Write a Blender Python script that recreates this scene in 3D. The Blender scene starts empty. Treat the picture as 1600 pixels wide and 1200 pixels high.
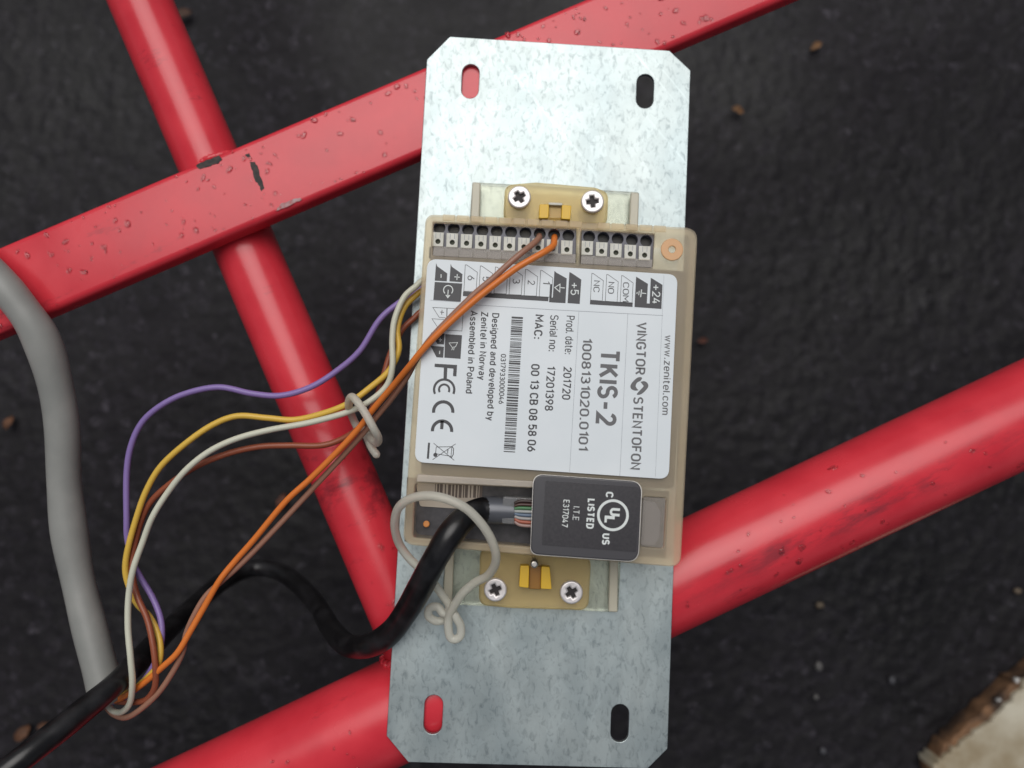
import bpy, bmesh, math, random
import numpy as np
from mathutils import Vector

random.seed(7)
rng = np.random.default_rng(11)
sc = bpy.context.scene
COL = sc.collection

# ------------------------------------------------------------------ camera
F_PX = 1205.0                      # focal length in pixels of a 1600 px wide picture
CAM_H = 0.25                       # metres above the steel plate
PITCH = math.radians(3.7)
cam = bpy.data.cameras.new('camera')
cam.sensor_width = 36.0
cam.lens = F_PX / 1600 * 36
cam.clip_start = 0.01
cam.clip_end = 200
cam.dof.use_dof = True
cam.dof.focus_distance = 0.232
cam.dof.aperture_fstop = 7.5
cam_ob = bpy.data.objects.new('camera', cam)
cam_ob.location = (0, 0, CAM_H)
cam_ob.rotation_euler = (PITCH, 0, 0)
COL.objects.link(cam_ob)
sc.camera = cam_ob

# ------------------------------------------------------------------ sky and sun (overcast)
SUN_EL, SUN_ROT = math.radians(64), math.radians(-8)
world = bpy.data.worlds.new('World')
sc.world = world
world.use_nodes = True
wt = world.node_tree
sky = wt.nodes.new('ShaderNodeTexSky')
sky.sky_type = 'NISHITA'
sky.sun_disc = False
sky.sun_elevation = SUN_EL
sky.sun_rotation = SUN_ROT
sky.air_density = 1.0
sky.dust_density = 4.0
sky.ozone_density = 1.0
hs = wt.nodes.new('ShaderNodeHueSaturation')
hs.inputs['Saturation'].default_value = 0.45      # cloud veil greys the sky
wt.links.new(sky.outputs[0], hs.inputs['Color'])
wt.links.new(hs.outputs[0], wt.nodes['Background'].inputs[0])
wt.nodes['Background'].inputs[1].default_value = 0.055
sl = bpy.data.lights.new('sun', 'SUN')
sl.energy = 1.9
sl.angle = math.radians(54)
sl.color = (1.0, 0.985, 0.965)
so = bpy.data.objects.new('sun', sl)
d = Vector((math.sin(SUN_ROT) * math.cos(SUN_EL), math.cos(SUN_ROT) * math.cos(SUN_EL), math.sin(SUN_EL)))
so.rotation_euler = d.to_track_quat('Z', 'Y').to_euler()
so.location = d * 5
COL.objects.link(so)

sc.view_settings.view_transform = 'Standard'
sc.view_settings.look = 'None'
sc.view_settings.gamma = 1
sc.view_settings.exposure = -0.1
sc.render.engine = 'CYCLES'
sc.cycles.use_denoising = True
sc.cycles.max_bounces = 12
sc.cycles.transmission_bounces = 10
sc.cycles.transparent_max_bounces = 12

# ------------------------------------------------------------------ survey: where a sight line meets a level
CP, SP = math.cos(PITCH), math.sin(PITCH)
def P(px, py, z=0.0):
    x, y, w = (px - 800) / F_PX, (600 - py) / F_PX, -1.0
    Y, Z = y * CP - w * SP, y * SP + w * CP
    t = (z - CAM_H) / Z
    return Vector((x * t, Y * t, z))
def mm_per_px(px, py, z):
    return (P(px + 1, py, z) - P(px, py, z)).length
def PP(pts, z):
    return [P(a, b, z) for a, b in pts]
def zoomed(ox, oy, s):
    return lambda *pts: [(ox + a / s, oy + b / s) for a, b in pts]

# ------------------------------------------------------------------ materials
def mat(name, color, rough=0.5, metal=0.0, **kw):
    m = bpy.data.materials.new(name)
    m.use_nodes = True
    b = m.node_tree.nodes['Principled BSDF']
    b.inputs['Base Color'].default_value = (*color, 1)
    b.inputs['Roughness'].default_value = rough
    b.inputs['Metallic'].default_value = metal
    for k, v in kw.items():
        b.inputs[k.replace('_', ' ')].default_value = v
    return m
def nodes_of(m):
    t = m.node_tree
    return t, t.nodes['Principled BSDF'], t.nodes.new, t.links.new
def vary(m, c1, c2, scale, detail=4, lo=0.35, hi=0.65, stretch=(1, 1, 1), bump=0.0, bscale=None, bdist=0.0002, rough=None):
    """noise between two colours of the material itself, with fine relief"""
    t, b, N, L = nodes_of(m)
    co = N('ShaderNodeTexCoord'); mp = N('ShaderNodeMapping'); mp.inputs['Scale'].default_value = stretch
    L(co.outputs['Object'], mp.inputs[0])
    nz = N('ShaderNodeTexNoise'); nz.inputs['Scale'].default_value = scale; nz.inputs['Detail'].default_value = detail
    L(mp.outputs[0], nz.inputs['Vector'])
    cr = N('ShaderNodeValToRGB')
    cr.color_ramp.elements[0].position = lo; cr.color_ramp.elements[0].color = (*c1, 1)
    cr.color_ramp.elements[1].position = hi; cr.color_ramp.elements[1].color = (*c2, 1)
    L(nz.outputs['Fac'], cr.inputs[0]); L(cr.outputs[0], b.inputs['Base Color'])
    if rough:
        mr = N('ShaderNodeMapRange'); mr.inputs['To Min'].default_value = rough[0]; mr.inputs['To Max'].default_value = rough[1]
        L(nz.outputs['Fac'], mr.inputs[0]); L(mr.outputs[0], b.inputs['Roughness'])
    if bump:
        n2 = N('ShaderNodeTexNoise'); n2.inputs['Scale'].default_value = bscale or scale; n2.inputs['Detail'].default_value = 5
        L(mp.outputs[0], n2.inputs['Vector'])
        bp = N('ShaderNodeBump'); bp.inputs['Strength'].default_value = bump; bp.inputs['Distance'].default_value = bdist
        L(n2.outputs['Fac'], bp.inputs['Height']); L(bp.outputs[0], b.inputs['Normal'])
    return m

# red gloss paint, with scratches and grime in the paint film
M_red = mat('red_gloss_paint', (0.42, 0.012, 0.024), 0.3, IOR=1.5)
vary(M_red, (0.62, 0.030, 0.047), (0.71, 0.042, 0.060), 60, 5, bump=0.06, bscale=300, bdist=0.0003, rough=(0.15, 0.33))
def add_scuffs(m):
    t, b, N, L = nodes_of(m)
    src = b.inputs['Base Color'].links[0].from_socket
    co = N('ShaderNodeTexCoord')
    mp = N('ShaderNodeMapping'); mp.inputs['Rotation'].default_value = (0, 0, math.radians(-24.5)); L(co.outputs['Object'], mp.inputs[0])
    ms = N('ShaderNodeMapping'); ms.inputs['Scale'].default_value = (.35, 1, 1); L(mp.outputs[0], ms.inputs[0])
    n1 = N('ShaderNodeTexNoise'); n1.inputs['Scale'].default_value = 24; n1.inputs['Detail'].default_value = 3
    n2 = N('ShaderNodeTexNoise'); n2.inputs['Scale'].default_value = 110; n2.inputs['Detail'].default_value = 7; n2.inputs['Roughness'].default_value = 0.7
    L(ms.outputs[0], n1.inputs['Vector']); L(ms.outputs[0], n2.inputs['Vector'])
    mu = N('ShaderNodeMath'); mu.operation = 'MULTIPLY'
    L(n1.outputs['Fac'], mu.inputs[0]); L(n2.outputs['Fac'], mu.inputs[1])
    r = N('ShaderNodeValToRGB'); r.color_ramp.elements[0].position = 0.33; r.color_ramp.elements[1].position = 0.42
    L(mu.outputs[0], r.inputs[0])
    mx = N('ShaderNodeMix'); mx.data_type = 'RGBA'; mx.inputs['B'].default_value = (0.10, 0.02, 0.028, 1)
    f = N('ShaderNodeMath'); f.operation = 'MULTIPLY'; f.inputs[1].default_value = 0.6
    L(r.outputs[0], f.inputs[0]); L(f.outputs[0], mx.inputs['Factor']); L(src, mx.inputs['A'])
    L(mx.outputs['Result'], b.inputs['Base Color'])
add_scuffs(M_red)
M_red_worn = mat('red_gloss_paint_worn', (0.42, 0.012, 0.024), 0.3, IOR=1.5)
vary(M_red_worn, (0.62, 0.030, 0.047), (0.71, 0.042, 0.060), 60, 5, bump=0.06, bscale=300, bdist=0.0003, rough=(0.15, 0.33))
add_scuffs(M_red_worn)
def add_grime(m, a, b_):
    # rubbed dark marks left along one stretch of the tube, between the points a and b_
    t, b, N, L = nodes_of(m)
    src = b.inputs['Base Color'].links[0].from_socket
    u = (b_ - a).normalized(); ang = math.atan2(u.y, u.x)
    co = N('ShaderNodeNewGeometry')
    sh = N('ShaderNodeVectorMath'); sh.operation = 'SUBTRACT'; sh.inputs[1].default_value = a; L(co.outputs['Position'], sh.inputs[0])
    mp = N('ShaderNodeMapping'); mp.inputs['Rotation'].default_value = (0, 0, -ang); L(sh.outputs[0], mp.inputs[0])
    xyz = N('ShaderNodeSeparateXYZ'); L(mp.outputs[0], xyz.inputs[0])
    def band(sock, c, w):
        m1 = N('ShaderNodeMath'); m1.operation = 'SUBTRACT'; m1.inputs[1].default_value = c; L(sock, m1.inputs[0])
        m2 = N('ShaderNodeMath'); m2.operation = 'ABSOLUTE'; L(m1.outputs[0], m2.inputs[0])
        m3 = N('ShaderNodeMapRange'); m3.inputs['From Min'].default_value = w; m3.inputs['From Max'].default_value = w * .3
        L(m2.outputs[0], m3.inputs[0]); return m3.outputs[0]
    Ln = (b_ - a).length
    k1 = band(xyz.outputs[0], Ln / 2, Ln * .62); k2 = band(xyz.outputs[1], 0, .0062)
    st = N('ShaderNodeMapping'); st.inputs['Scale'].default_value = (.28, 1, 1); L(mp.outputs[0], st.inputs[0])
    nz = N('ShaderNodeTexNoise'); nz.inputs['Scale'].default_value = 170; nz.inputs['Detail'].default_value = 6; nz.inputs['Roughness'].default_value = .68; L(st.outputs[0], nz.inputs['Vector'])
    r = N('ShaderNodeMapRange'); r.inputs['From Min'].default_value = .46; r.inputs['From Max'].default_value = .66; L(nz.outputs['Fac'], r.inputs[0])
    f = None
    for k in (k1, k2, r.outputs[0]):
        if f is None: f = k; continue
        mm = N('ShaderNodeMath'); mm.operation = 'MULTIPLY'; L(f, mm.inputs[0]); L(k, mm.inputs[1]); f = mm.outputs[0]
    g = N('ShaderNodeMath'); g.operation = 'MULTIPLY'; g.inputs[1].default_value = .7; L(f, g.inputs[0])
    mx = N('ShaderNodeMix'); mx.data_type = 'RGBA'; mx.inputs['B'].default_value = (0.11, 0.035, 0.045, 1)
    L(g.outputs[0], mx.inputs['Factor']); L(src, mx.inputs['A']); L(mx.outputs['Result'], b.inputs['Base Color'])
add_grime(M_red_worn, P(1060, 935, -.003), P(1640, 655, -.003))
M_chip = vary(mat('bare_primer', (0.03, 0.03, 0.03), 0.7), (0.018, 0.018, 0.018), (0.06, 0.045, 0.04), 900)
M_scrape = vary(mat('scraped_paint', (0.4, 0.25, 0.25), 0.6), (0.40, 0.10, 0.10), (0.45, 0.34, 0.34), 700)

# galvanised steel: spangle and dark flecks
def galvanised():
    m = mat('galvanised_steel', (0.6, 0.64, 0.65), 0.3, 0.92)
    t, b, N, L = nodes_of(m)
    co = N('ShaderNodeTexCoord'); mp = N('ShaderNodeMapping'); mp.inputs['Scale'].default_value = (1, 0.55, 1); mp.inputs['Rotation'].default_value = (0, 0, 0.25)
    L(co.outputs['Object'], mp.inputs[0])
    n1 = N('ShaderNodeTexNoise'); n1.inputs['Scale'].default_value = 640; n1.inputs['Detail'].default_value = 4; n1.inputs['Roughness'].default_value = 0.65
    n1.inputs['Distortion'].default_value = 0.6
    n2 = N('ShaderNodeTexNoise'); n2.inputs['Scale'].default_value = 55; n2.inputs['Detail'].default_value = 3
    vo = N('ShaderNodeTexVoronoi'); vo.inputs['Scale'].default_value = 260
    for n in (n1, n2, vo): L(mp.outputs[0], n.inputs['Vector'])
    r1 = N('ShaderNodeValToRGB'); r1.color_ramp.elements[0].position = 0.30; r1.color_ramp.elements[1].position = 0.49
    r1.color_ramp.elements[0].color = (0.38, 0.435, 0.44, 1); r1.color_ramp.elements[1].color = (0.585, 0.655, 0.65, 1)
    L(n1.outputs['Fac'], r1.inputs[0])
    r2 = N('ShaderNodeValToRGB'); r2.color_ramp.elements[0].position = 0.35; r2.color_ramp.elements[1].position = 0.65
    r2.color_ramp.elements[0].color = (0.80, 0.83, 0.85, 1); r2.color_ramp.elements[1].color = (1, 1, 1, 1)
    L(n2.outputs['Fac'], r2.inputs[0])
    m1 = N('ShaderNodeMix'); m1.data_type = 'RGBA'; m1.blend_type = 'MULTIPLY'; m1.inputs['Factor'].default_value = 1
    L(r1.outputs[0], m1.inputs['A']); L(r2.outputs[0], m1.inputs['B'])
    m2 = N('ShaderNodeMix'); m2.data_type = 'RGBA'; m2.blend_type = 'MULTIPLY'; m2.inputs['Factor'].default_value = 0.12
    bw = N('ShaderNodeRGBToBW'); L(vo.outputs['Color'], bw.inputs[0])
    L(m1.outputs['Result'], m2.inputs['A']); L(bw.outputs[0], m2.inputs['B'])
    # water stains and rubbed, scratched patches in the zinc
    n4 = N('ShaderNodeTexNoise'); n4.inputs['Scale'].default_value = 22; n4.inputs['Detail'].default_value = 6; n4.inputs['Roughness'].default_value = .6; n4.inputs['Distortion'].default_value = 1.2
    L(co.outputs['Object'], n4.inputs['Vector'])
    sm = N('ShaderNodeMapping'); sm.inputs['Rotation'].default_value = (0, 0, .9); L(co.outputs['Object'], sm.inputs[0])
    sm2 = N('ShaderNodeMapping'); sm2.inputs['Scale'].default_value = (.02, 1, 1); L(sm.outputs[0], sm2.inputs[0])
    n5 = N('ShaderNodeTexNoise'); n5.inputs['Scale'].default_value = 420; n5.inputs['Detail'].default_value = 2; L(sm2.outputs[0], n5.inputs['Vector'])
    r4 = N('ShaderNodeMapRange'); r4.inputs['From Min'].default_value = .35; r4.inputs['From Max'].default_value = .62; r4.inputs['To Min'].default_value = .84; r4.inputs['To Max'].default_value = 1; L(n4.outputs['Fac'], r4.inputs[0])
    r5 = N('ShaderNodeMapRange'); r5.inputs['From Min'].default_value = .66; r5.inputs['From Max'].default_value = .74; r5.inputs['To Min'].default_value = 1; r5.inputs['To Max'].default_value = 1.12; L(n5.outputs['Fac'], r5.inputs[0])
    mq = N('ShaderNodeMath'); mq.operation = 'MULTIPLY'; L(r4.outputs[0], mq.inputs[0]); L(r5.outputs[0], mq.inputs[1])
    m3 = N('ShaderNodeMix'); m3.data_type = 'RGBA'; m3.blend_type = 'MULTIPLY'; m3.inputs['Factor'].default_value = 1
    L(m2.outputs['Result'], m3.inputs['A']); L(mq.outputs[0], m3.inputs['B'])
    L(m3.outputs['Result'], b.inputs['Base Color'])
    mr = N('ShaderNodeMapRange'); mr.inputs['To Min'].default_value = 0.42; mr.inputs['To Max'].default_value = 0.54
    L(n2.outputs['Fac'], mr.inputs[0]); L(mr.outputs[0], b.inputs['Roughness'])
    bp = N('ShaderNodeBump'); bp.inputs['Strength'].default_value = 0.16; bp.inputs['Distance'].default_value = 0.0002
    L(n1.outputs['Fac'], bp.inputs['Height']); L(bp.outputs[0], b.inputs['Normal'])
    return m
M_galv = galvanised()

def plastic(name, col, rough, trans, edge=0.0):
    m = mat(name, col, rough, IOR=1.45)
    b = m.node_tree.nodes['Principled BSDF']
    b.inputs['Transmission Weight'].default_value = trans
    return m
M_case = plastic('milky_beige_plastic', (0.92, 0.80, 0.60), 0.34, 0.45)
M_case_top = plastic('milky_grey_beige_plastic', (0.88, 0.80, 0.70), 0.26, 0.66)
vary(M_case_top, (0.82, 0.75, 0.655), (0.90, 0.82, 0.72), 45, 4)
vary(M_case, (0.90, 0.78, 0.58), (0.94, 0.83, 0.65), 45, 4)
def see_through(m, tint, k):
    # part of the light passes straight through the thin milky sheet
    t, b, N, L = nodes_of(m)
    tr = N('ShaderNodeBsdfTransparent'); tr.inputs[0].default_value = (*tint, 1)
    mx = N('ShaderNodeMixShader'); mx.inputs[0].default_value = k
    L(b.outputs[0], mx.inputs[1]); L(tr.outputs[0], mx.inputs[2])
    L(mx.outputs[0], t.nodes['Material Output'].inputs[0])
see_through(M_case, (0.985, 0.95, 0.885), 0.72)
M_thin = plastic('thin_milky_plastic', (0.86, 0.80, 0.73), 0.22, 0.60)
see_through(M_thin, (0.96, 0.94, 0.90), 0.66)
M_clear = plastic('clear_yellowed_plastic', (0.98, 0.97, 0.90), 0.10, 0.92)
M_post = plastic('milky_clear_plastic', (0.74, 0.70, 0.56), 0.3, 0.30)
M_amber = plastic('amber_plastic', (0.90, 0.72, 0.42), 0.30, 0.48)
M_yellow = mat('yellow_plastic', (0.75, 0.46, 0.03), 0.4)
M_darkamber = mat('dark_amber_plastic', (0.32, 0.15, 0.02), 0.4)
M_peach = plastic('peach_light_guide', (0.86, 0.50, 0.24), 0.35, 0.30)
M_pcb = vary(mat('dark_circuit_board', (0.03, 0.03, 0.035), 0.5), (0.035, 0.034, 0.040), (0.075, 0.071, 0.080), 300)
M_term = mat('grey_blue_terminal_body', (0.12, 0.12, 0.145), 0.45)
M_black = mat('black_plastic', (0.008, 0.008, 0.008), 0.45)
M_lever = vary(mat('off_white_lever_plastic', (0.62, 0.61, 0.54), 0.45), (0.56, 0.55, 0.48), (0.66, 0.65, 0.58), 500)
M_leverhole = mat('dark_olive_hole', (0.035, 0.04, 0.02), 0.6)
M_label = vary(mat('white_label_vinyl', (0.74, 0.78, 0.8), 0.38), (0.70, 0.75, 0.775), (0.735, 0.78, 0.805), 60)
M_ink = mat('dark_grey_ink', (0.055, 0.055, 0.06), 0.5)
M_ink2 = mat('grey_ink', (0.125, 0.125, 0.13), 0.5)
M_line = mat('thin_grey_ink', (0.30, 0.32, 0.35), 0.5)
M_white = mat('white_ink', (0.72, 0.76, 0.74), 0.5)
see_through(M_clear, (0.99, 0.98, 0.92), 0.5); see_through(M_amber, (1.0, 0.93, 0.74), 0.55)
M_screw = vary(mat('zinc_screw', (0.82, 0.78, 0.77), 0.42, 0.55), (0.74, 0.70, 0.69), (0.88, 0.84, 0.83), 600)
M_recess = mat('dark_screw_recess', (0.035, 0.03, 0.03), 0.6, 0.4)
M_tag = mat('dark_jack_shell', (0.06, 0.058, 0.064), 0.30)
M_tagfilm = vary(mat('black_sticker_film', (0.034, 0.031, 0.036), 0.3), (0.030, 0.028, 0.033), (0.042, 0.039, 0.043), 1500)
M_metal = mat('shield_metal', (0.62, 0.6, 0.56), 0.32, 1.0)
M_paper = mat('beige_paper_sticker', (0.50, 0.44, 0.37), 0.6)
M_dimink = mat('brown_print', (0.13, 0.10, 0.085), 0.6)
M_led = mat('orange_led', (0.75, 0.30, 0.08), 0.4)
M_cord = plastic('milky_silicone_cord', (0.80, 0.78, 0.69), 0.42, 0.45)
see_through(M_cord, (0.97, 0.96, 0.92), 0.22)
M_cable = vary(mat('black_cable_jacket', (0.010, 0.009, 0.010), 0.28), (0.0055, 0.005, 0.0055), (0.022, 0.021, 0.023), 160, 6, .45, .75, bump=0.12, bscale=160, bdist=0.0006, rough=(.22, .42))
M_grey = vary(mat('grey_pvc_jacket', (0.26, 0.27, 0.25), 0.45), (0.235, 0.24, 0.225), (0.31, 0.31, 0.29), 45, 5, bump=0.15, bscale=120, bdist=0.0008)
M_silver = mat('grey_foil_sleeve', (0.10, 0.105, 0.12), 0.3, 0.2)
M_plug = plastic('clear_plug_plastic', (0.86, 0.86, 0.86), 0.12, 0.85)
M_water = mat('water', (1, 1, 1), 0.02, IOR=1.33)
M_water.node_tree.nodes['Principled BSDF'].inputs['Transmission Weight'].default_value = 1
def wirem(n, c):
    return mat(n + '_pvc', c, 0.38)

# asphalt
def asphalt():
    m = mat('damp_asphalt', (0.02, 0.018, 0.02), 0.5)
    t, b, N, L = nodes_of(m)
    co = N('ShaderNodeTexCoord')
    vo = N('ShaderNodeTexVoronoi'); vo.inputs['Scale'].default_value = 230; vo.inputs['Randomness'].default_value = 1
    n1 = N('ShaderNodeTexNoise'); n1.inputs['Scale'].default_value = 9; n1.inputs['Detail'].default_value = 4
    n2 = N('ShaderNodeTexNoise'); n2.inputs['Scale'].default_value = 420; n2.inputs['Detail'].default_value = 3
    for n in (vo, n1, n2): L(co.outputs['Object'], n.inputs['Vector'])
    sp = N('ShaderNodeSeparateColor'); L(vo.outputs['Color'], sp.inputs[0])
    r = N('ShaderNodeValToRGB')
    e = r.color_ramp.elements
    e[0].position = 0.0; e[0].color = (0.0024, 0.0021, 0.0028, 1)
    e[1].position = 0.72; e[1].color = (0.0080, 0.0069, 0.0088, 1)
    x = e.new(0.93); x.color = (0.016, 0.0142, 0.0182, 1)
    x = e.new(1.0); x.color = (0.046, 0.042, 0.050, 1)
    mv = N('ShaderNodeMath'); mv.operation = 'MULTIPLY_ADD'; mv.inputs[1].default_value = 0.55
    n3 = N('ShaderNodeTexNoise'); n3.inputs['Scale'].default_value = 260; n3.inputs['Detail'].default_value = 6; n3.inputs['Roughness'].default_value = .75
    L(co.outputs['Object'], n3.inputs['Vector'])
    ml = N('ShaderNodeMath'); ml.operation = 'MULTIPLY'; ml.inputs[1].default_value = 0.75; L(n3.outputs['Fac'], ml.inputs[0])
    L(sp.outputs[0], mv.inputs[0]); L(ml.outputs[0], mv.inputs[2]); L(mv.outputs[0], r.inputs[0])
    b.inputs['Specular IOR Level'].default_value = 0.30
    mx = N('ShaderNodeMix'); mx.data_type = 'RGBA'; mx.blend_type = 'MULTIPLY'; mx.inputs['Factor'].default_value = 1
    r2 = N('ShaderNodeValToRGB'); r2.color_ramp.elements[0].position = 0.35; r2.color_ramp.elements[1].position = 0.65
    r2.color_ramp.elements[0].color = (0.55, 0.55, 0.56, 1); r2.color_ramp.elements[1].color = (1.35, 1.32, 1.36, 1)
    L(n1.outputs['Fac'], r2.inputs[0]); L(r.outputs[0], mx.inputs['A']); L(r2.outputs[0], mx.inputs['B'])
    L(mx.outputs['Result'], b.inputs['Base Color'])
    mr = N('ShaderNodeMapRange'); mr.inputs['From Min'].default_value = 0.3; mr.inputs['From Max'].default_value = 0.7
    mr.inputs['To Min'].default_value = 0.5; mr.inputs['To Max'].default_value = 0.75
    L(n1.outputs['Fac'], mr.inputs[0]); L(mr.outputs[0], b.inputs['Roughness'])
    bp = N('ShaderNodeBump'); bp.inputs['Strength'].default_value = 0.5; bp.inputs['Distance'].default_value = 0.0006
    L(n2.outputs['Fac'], bp.inputs['Height']); L(bp.outputs[0], b.inputs['Normal'])
    return m
M_asphalt = asphalt()

# ------------------------------------------------------------------ builders
def link(o, parent=None):
    COL.objects.link(o)
    if parent is not None:
        o.parent = parent
        o.location = -root_loc(parent)
    return o
def root_loc(p):
    v = Vector((0, 0, 0))
    while p is not None:
        v += p.location
        p = p.parent
    return v
def thing(name, loc, label, cat, group=None):
    o = bpy.data.objects.new(name, None)
    o.empty_display_size = 0.02
    o.location = loc
    COL.objects.link(o)
    o['label'] = label; o['category'] = cat
    if group: o['group'] = group
    return o
def tag(o, label, cat, group=None):
    o['label'] = label; o['category'] = cat
    if group: o['group'] = group
    return o
def mesh_ob(name, verts, faces, m, parent=None, smooth=False):
    me = bpy.data.meshes.new(name)
    me.from_pydata([tuple(v) for v in verts], [], faces)
    me.materials.append(m)
    if smooth:
        me.polygons.foreach_set('use_smooth', [True] * len(me.polygons))
    me.update()
    return link(bpy.data.objects.new(name, me), parent)
def to_mesh_ob(name, ob, m, parent=None):
    dg = bpy.context.evaluated_depsgraph_get()
    me = bpy.data.meshes.new_from_object(ob.evaluated_get(dg))
    cu = ob.data
    bpy.data.objects.remove(ob)
    bpy.data.curves.remove(cu)
    me.name = name
    me.materials.clear(); me.materials.append(m)
    return link(bpy.data.objects.new(name, me), parent)
def slab(name, loops, z0, z1, m, parent=None, bevel=0.0, res=2):
    """solid of constant thickness from closed outlines (the later ones are holes)"""
    cu = bpy.data.curves.new(name, 'CURVE')
    cu.dimensions = '2D'; cu.fill_mode = 'BOTH'
    cu.extrude = max((z1 - z0) / 2 - bevel, 1e-6)
    cu.bevel_depth = bevel; cu.bevel_resolution = res
    cu.offset = -bevel
    for lp in loops:
        s = cu.splines.new('POLY'); s.points.add(len(lp) - 1); s.use_cyclic_u = True
        for p, v in zip(s.points, lp): p.co = (v[0], v[1], 0, 1)
    ob = bpy.data.objects.new(name, cu)
    COL.objects.link(ob)
    bpy.context.view_layer.update()
    o = to_mesh_ob(name, ob, m, parent)
    zc = (z0 + z1) / 2
    for v in o.data.vertices: v.co.z += zc
    return o
def rounded(pts, r, n=6):
    """round the corners of a closed outline of 2D/3D points; r one radius or one per corner"""
    out = []
    k = len(pts)
    for i in range(k):
        a, b, c = Vector(pts[i - 1][:2]), Vector(pts[i][:2]), Vector(pts[(i + 1) % k][:2])
        ri = r[i] if isinstance(r, (list, tuple)) else r
        if ri <= 0: out.append(b); continue
        u, v = (a - b).normalized(), (c - b).normalized()
        ang = u.angle(v)
        t = min(ri / math.tan(ang / 2), (a - b).length * .49, (c - b).length * .49)
        p0, p1 = b + u * t, b + v * t
        for j in range(n + 1):
            s = j / n
            out.append(p0 * (1 - s) ** 2 + b * 2 * s * (1 - s) + p1 * s * s)
    return out
def circle_px(cx, cy, r, z, n=20):
    c = P(cx, cy, z); R = r * mm_per_px(cx, cy, z)
    return [Vector((c.x + R * math.cos(2 * math.pi * i / n), c.y + R * math.sin(2 * math.pi * i / n))) for i in range(n)]
def slot_px(cx, cy, w, h, z, ang=0.0, n=10):
    c = P(cx, cy, z); k = mm_per_px(cx, cy, z); r = w * k / 2; L = h * k / 2 - r
    out = []
    for i in range(n + 1):
        a = math.pi * i / n
        out.append((r * math.cos(a), L + r * math.sin(a)))
    for i in range(n + 1):
        a = math.pi + math.pi * i / n
        out.append((r * math.cos(a), -L + r * math.sin(a)))
    ca, sa = math.cos(ang), math.sin(ang)
    return [Vector((c.x + x * ca - y * sa, c.y + x * sa + y * ca)) for x, y in out]
def spline(pts, per=10):
    pts = [Vector(p) for p in pts]
    P0 = [pts[0] * 2 - pts[1]] + pts + [pts[-1] * 2 - pts[-2]]
    out = []
    for i in range(1, len(P0) - 2):
        a, b, c, e = P0[i - 1:i + 3]
        for j in range(per):
            t = j / per
            out.append(0.5 * ((2 * b) + (c - a) * t + (2 * a - 5 * b + 4 * c - e) * t * t + (3 * b - a - 3 * c + e) * t ** 3))
    out.append(pts[-1])
    return out
def tube(name, path, r, m, parent=None, sides=12, per=8, smooth_path=True, cap=True, rfun=None, round_cap=False):
    pts = spline(path, per) if smooth_path else [Vector(p) for p in path]
    rad = [r] * len(pts)
    if rfun: rad = [r * rfun(i / (len(pts) - 1)) for i in range(len(pts))]
    if round_cap:
        t0 = (pts[0] - pts[1]).normalized(); t1 = (pts[-1] - pts[-2]).normalized()
        a = [(pts[0] + t0 * r * math.sin(x), r * math.cos(x)) for x in (1.4, 1.0, .5)]
        b = [(pts[-1] + t1 * r * math.sin(x), r * math.cos(x)) for x in (.5, 1.0, 1.4)]
        pts = [q[0] for q in a] + pts + [q[0] for q in b]
        rad = [q[1] for q in a] + rad + [q[1] for q in b]
    vs, fs = [], []
    n = None
    for i, p in enumerate(pts):
        t = (pts[min(i + 1, len(pts) - 1)] - pts[max(i - 1, 0)]).normalized()
        if n is None:
            n = t.cross(Vector((0, 0, 1)))
            if n.length < 1e-4: n = t.cross(Vector((1, 0, 0)))
        n = (n - t * n.dot(t)).normalized()
        bb = t.cross(n)
        for k in range(sides):
            a = 2 * math.pi * k / sides
            vs.append(p + (n * math.cos(a) + bb * math.sin(a)) * rad[i])
    for i in range(len(pts) - 1):
        for k in range(sides):
            k2 = (k + 1) % sides
            fs.append((i * sides + k, i * sides + k2, (i + 1) * sides + k2, (i + 1) * sides + k))
    if cap:
        fs.append(tuple(range(sides))[::-1])
        fs.append(tuple((len(pts) - 1) * sides + k for k in range(sides)))
    o = mesh_ob(name, vs, fs, m, parent, smooth=True)
    bm = bmesh.new(); bm.from_mesh(o.data); bmesh.ops.recalc_face_normals(bm, faces=bm.faces); bm.to_mesh(o.data); bm.free()
    return o

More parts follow.
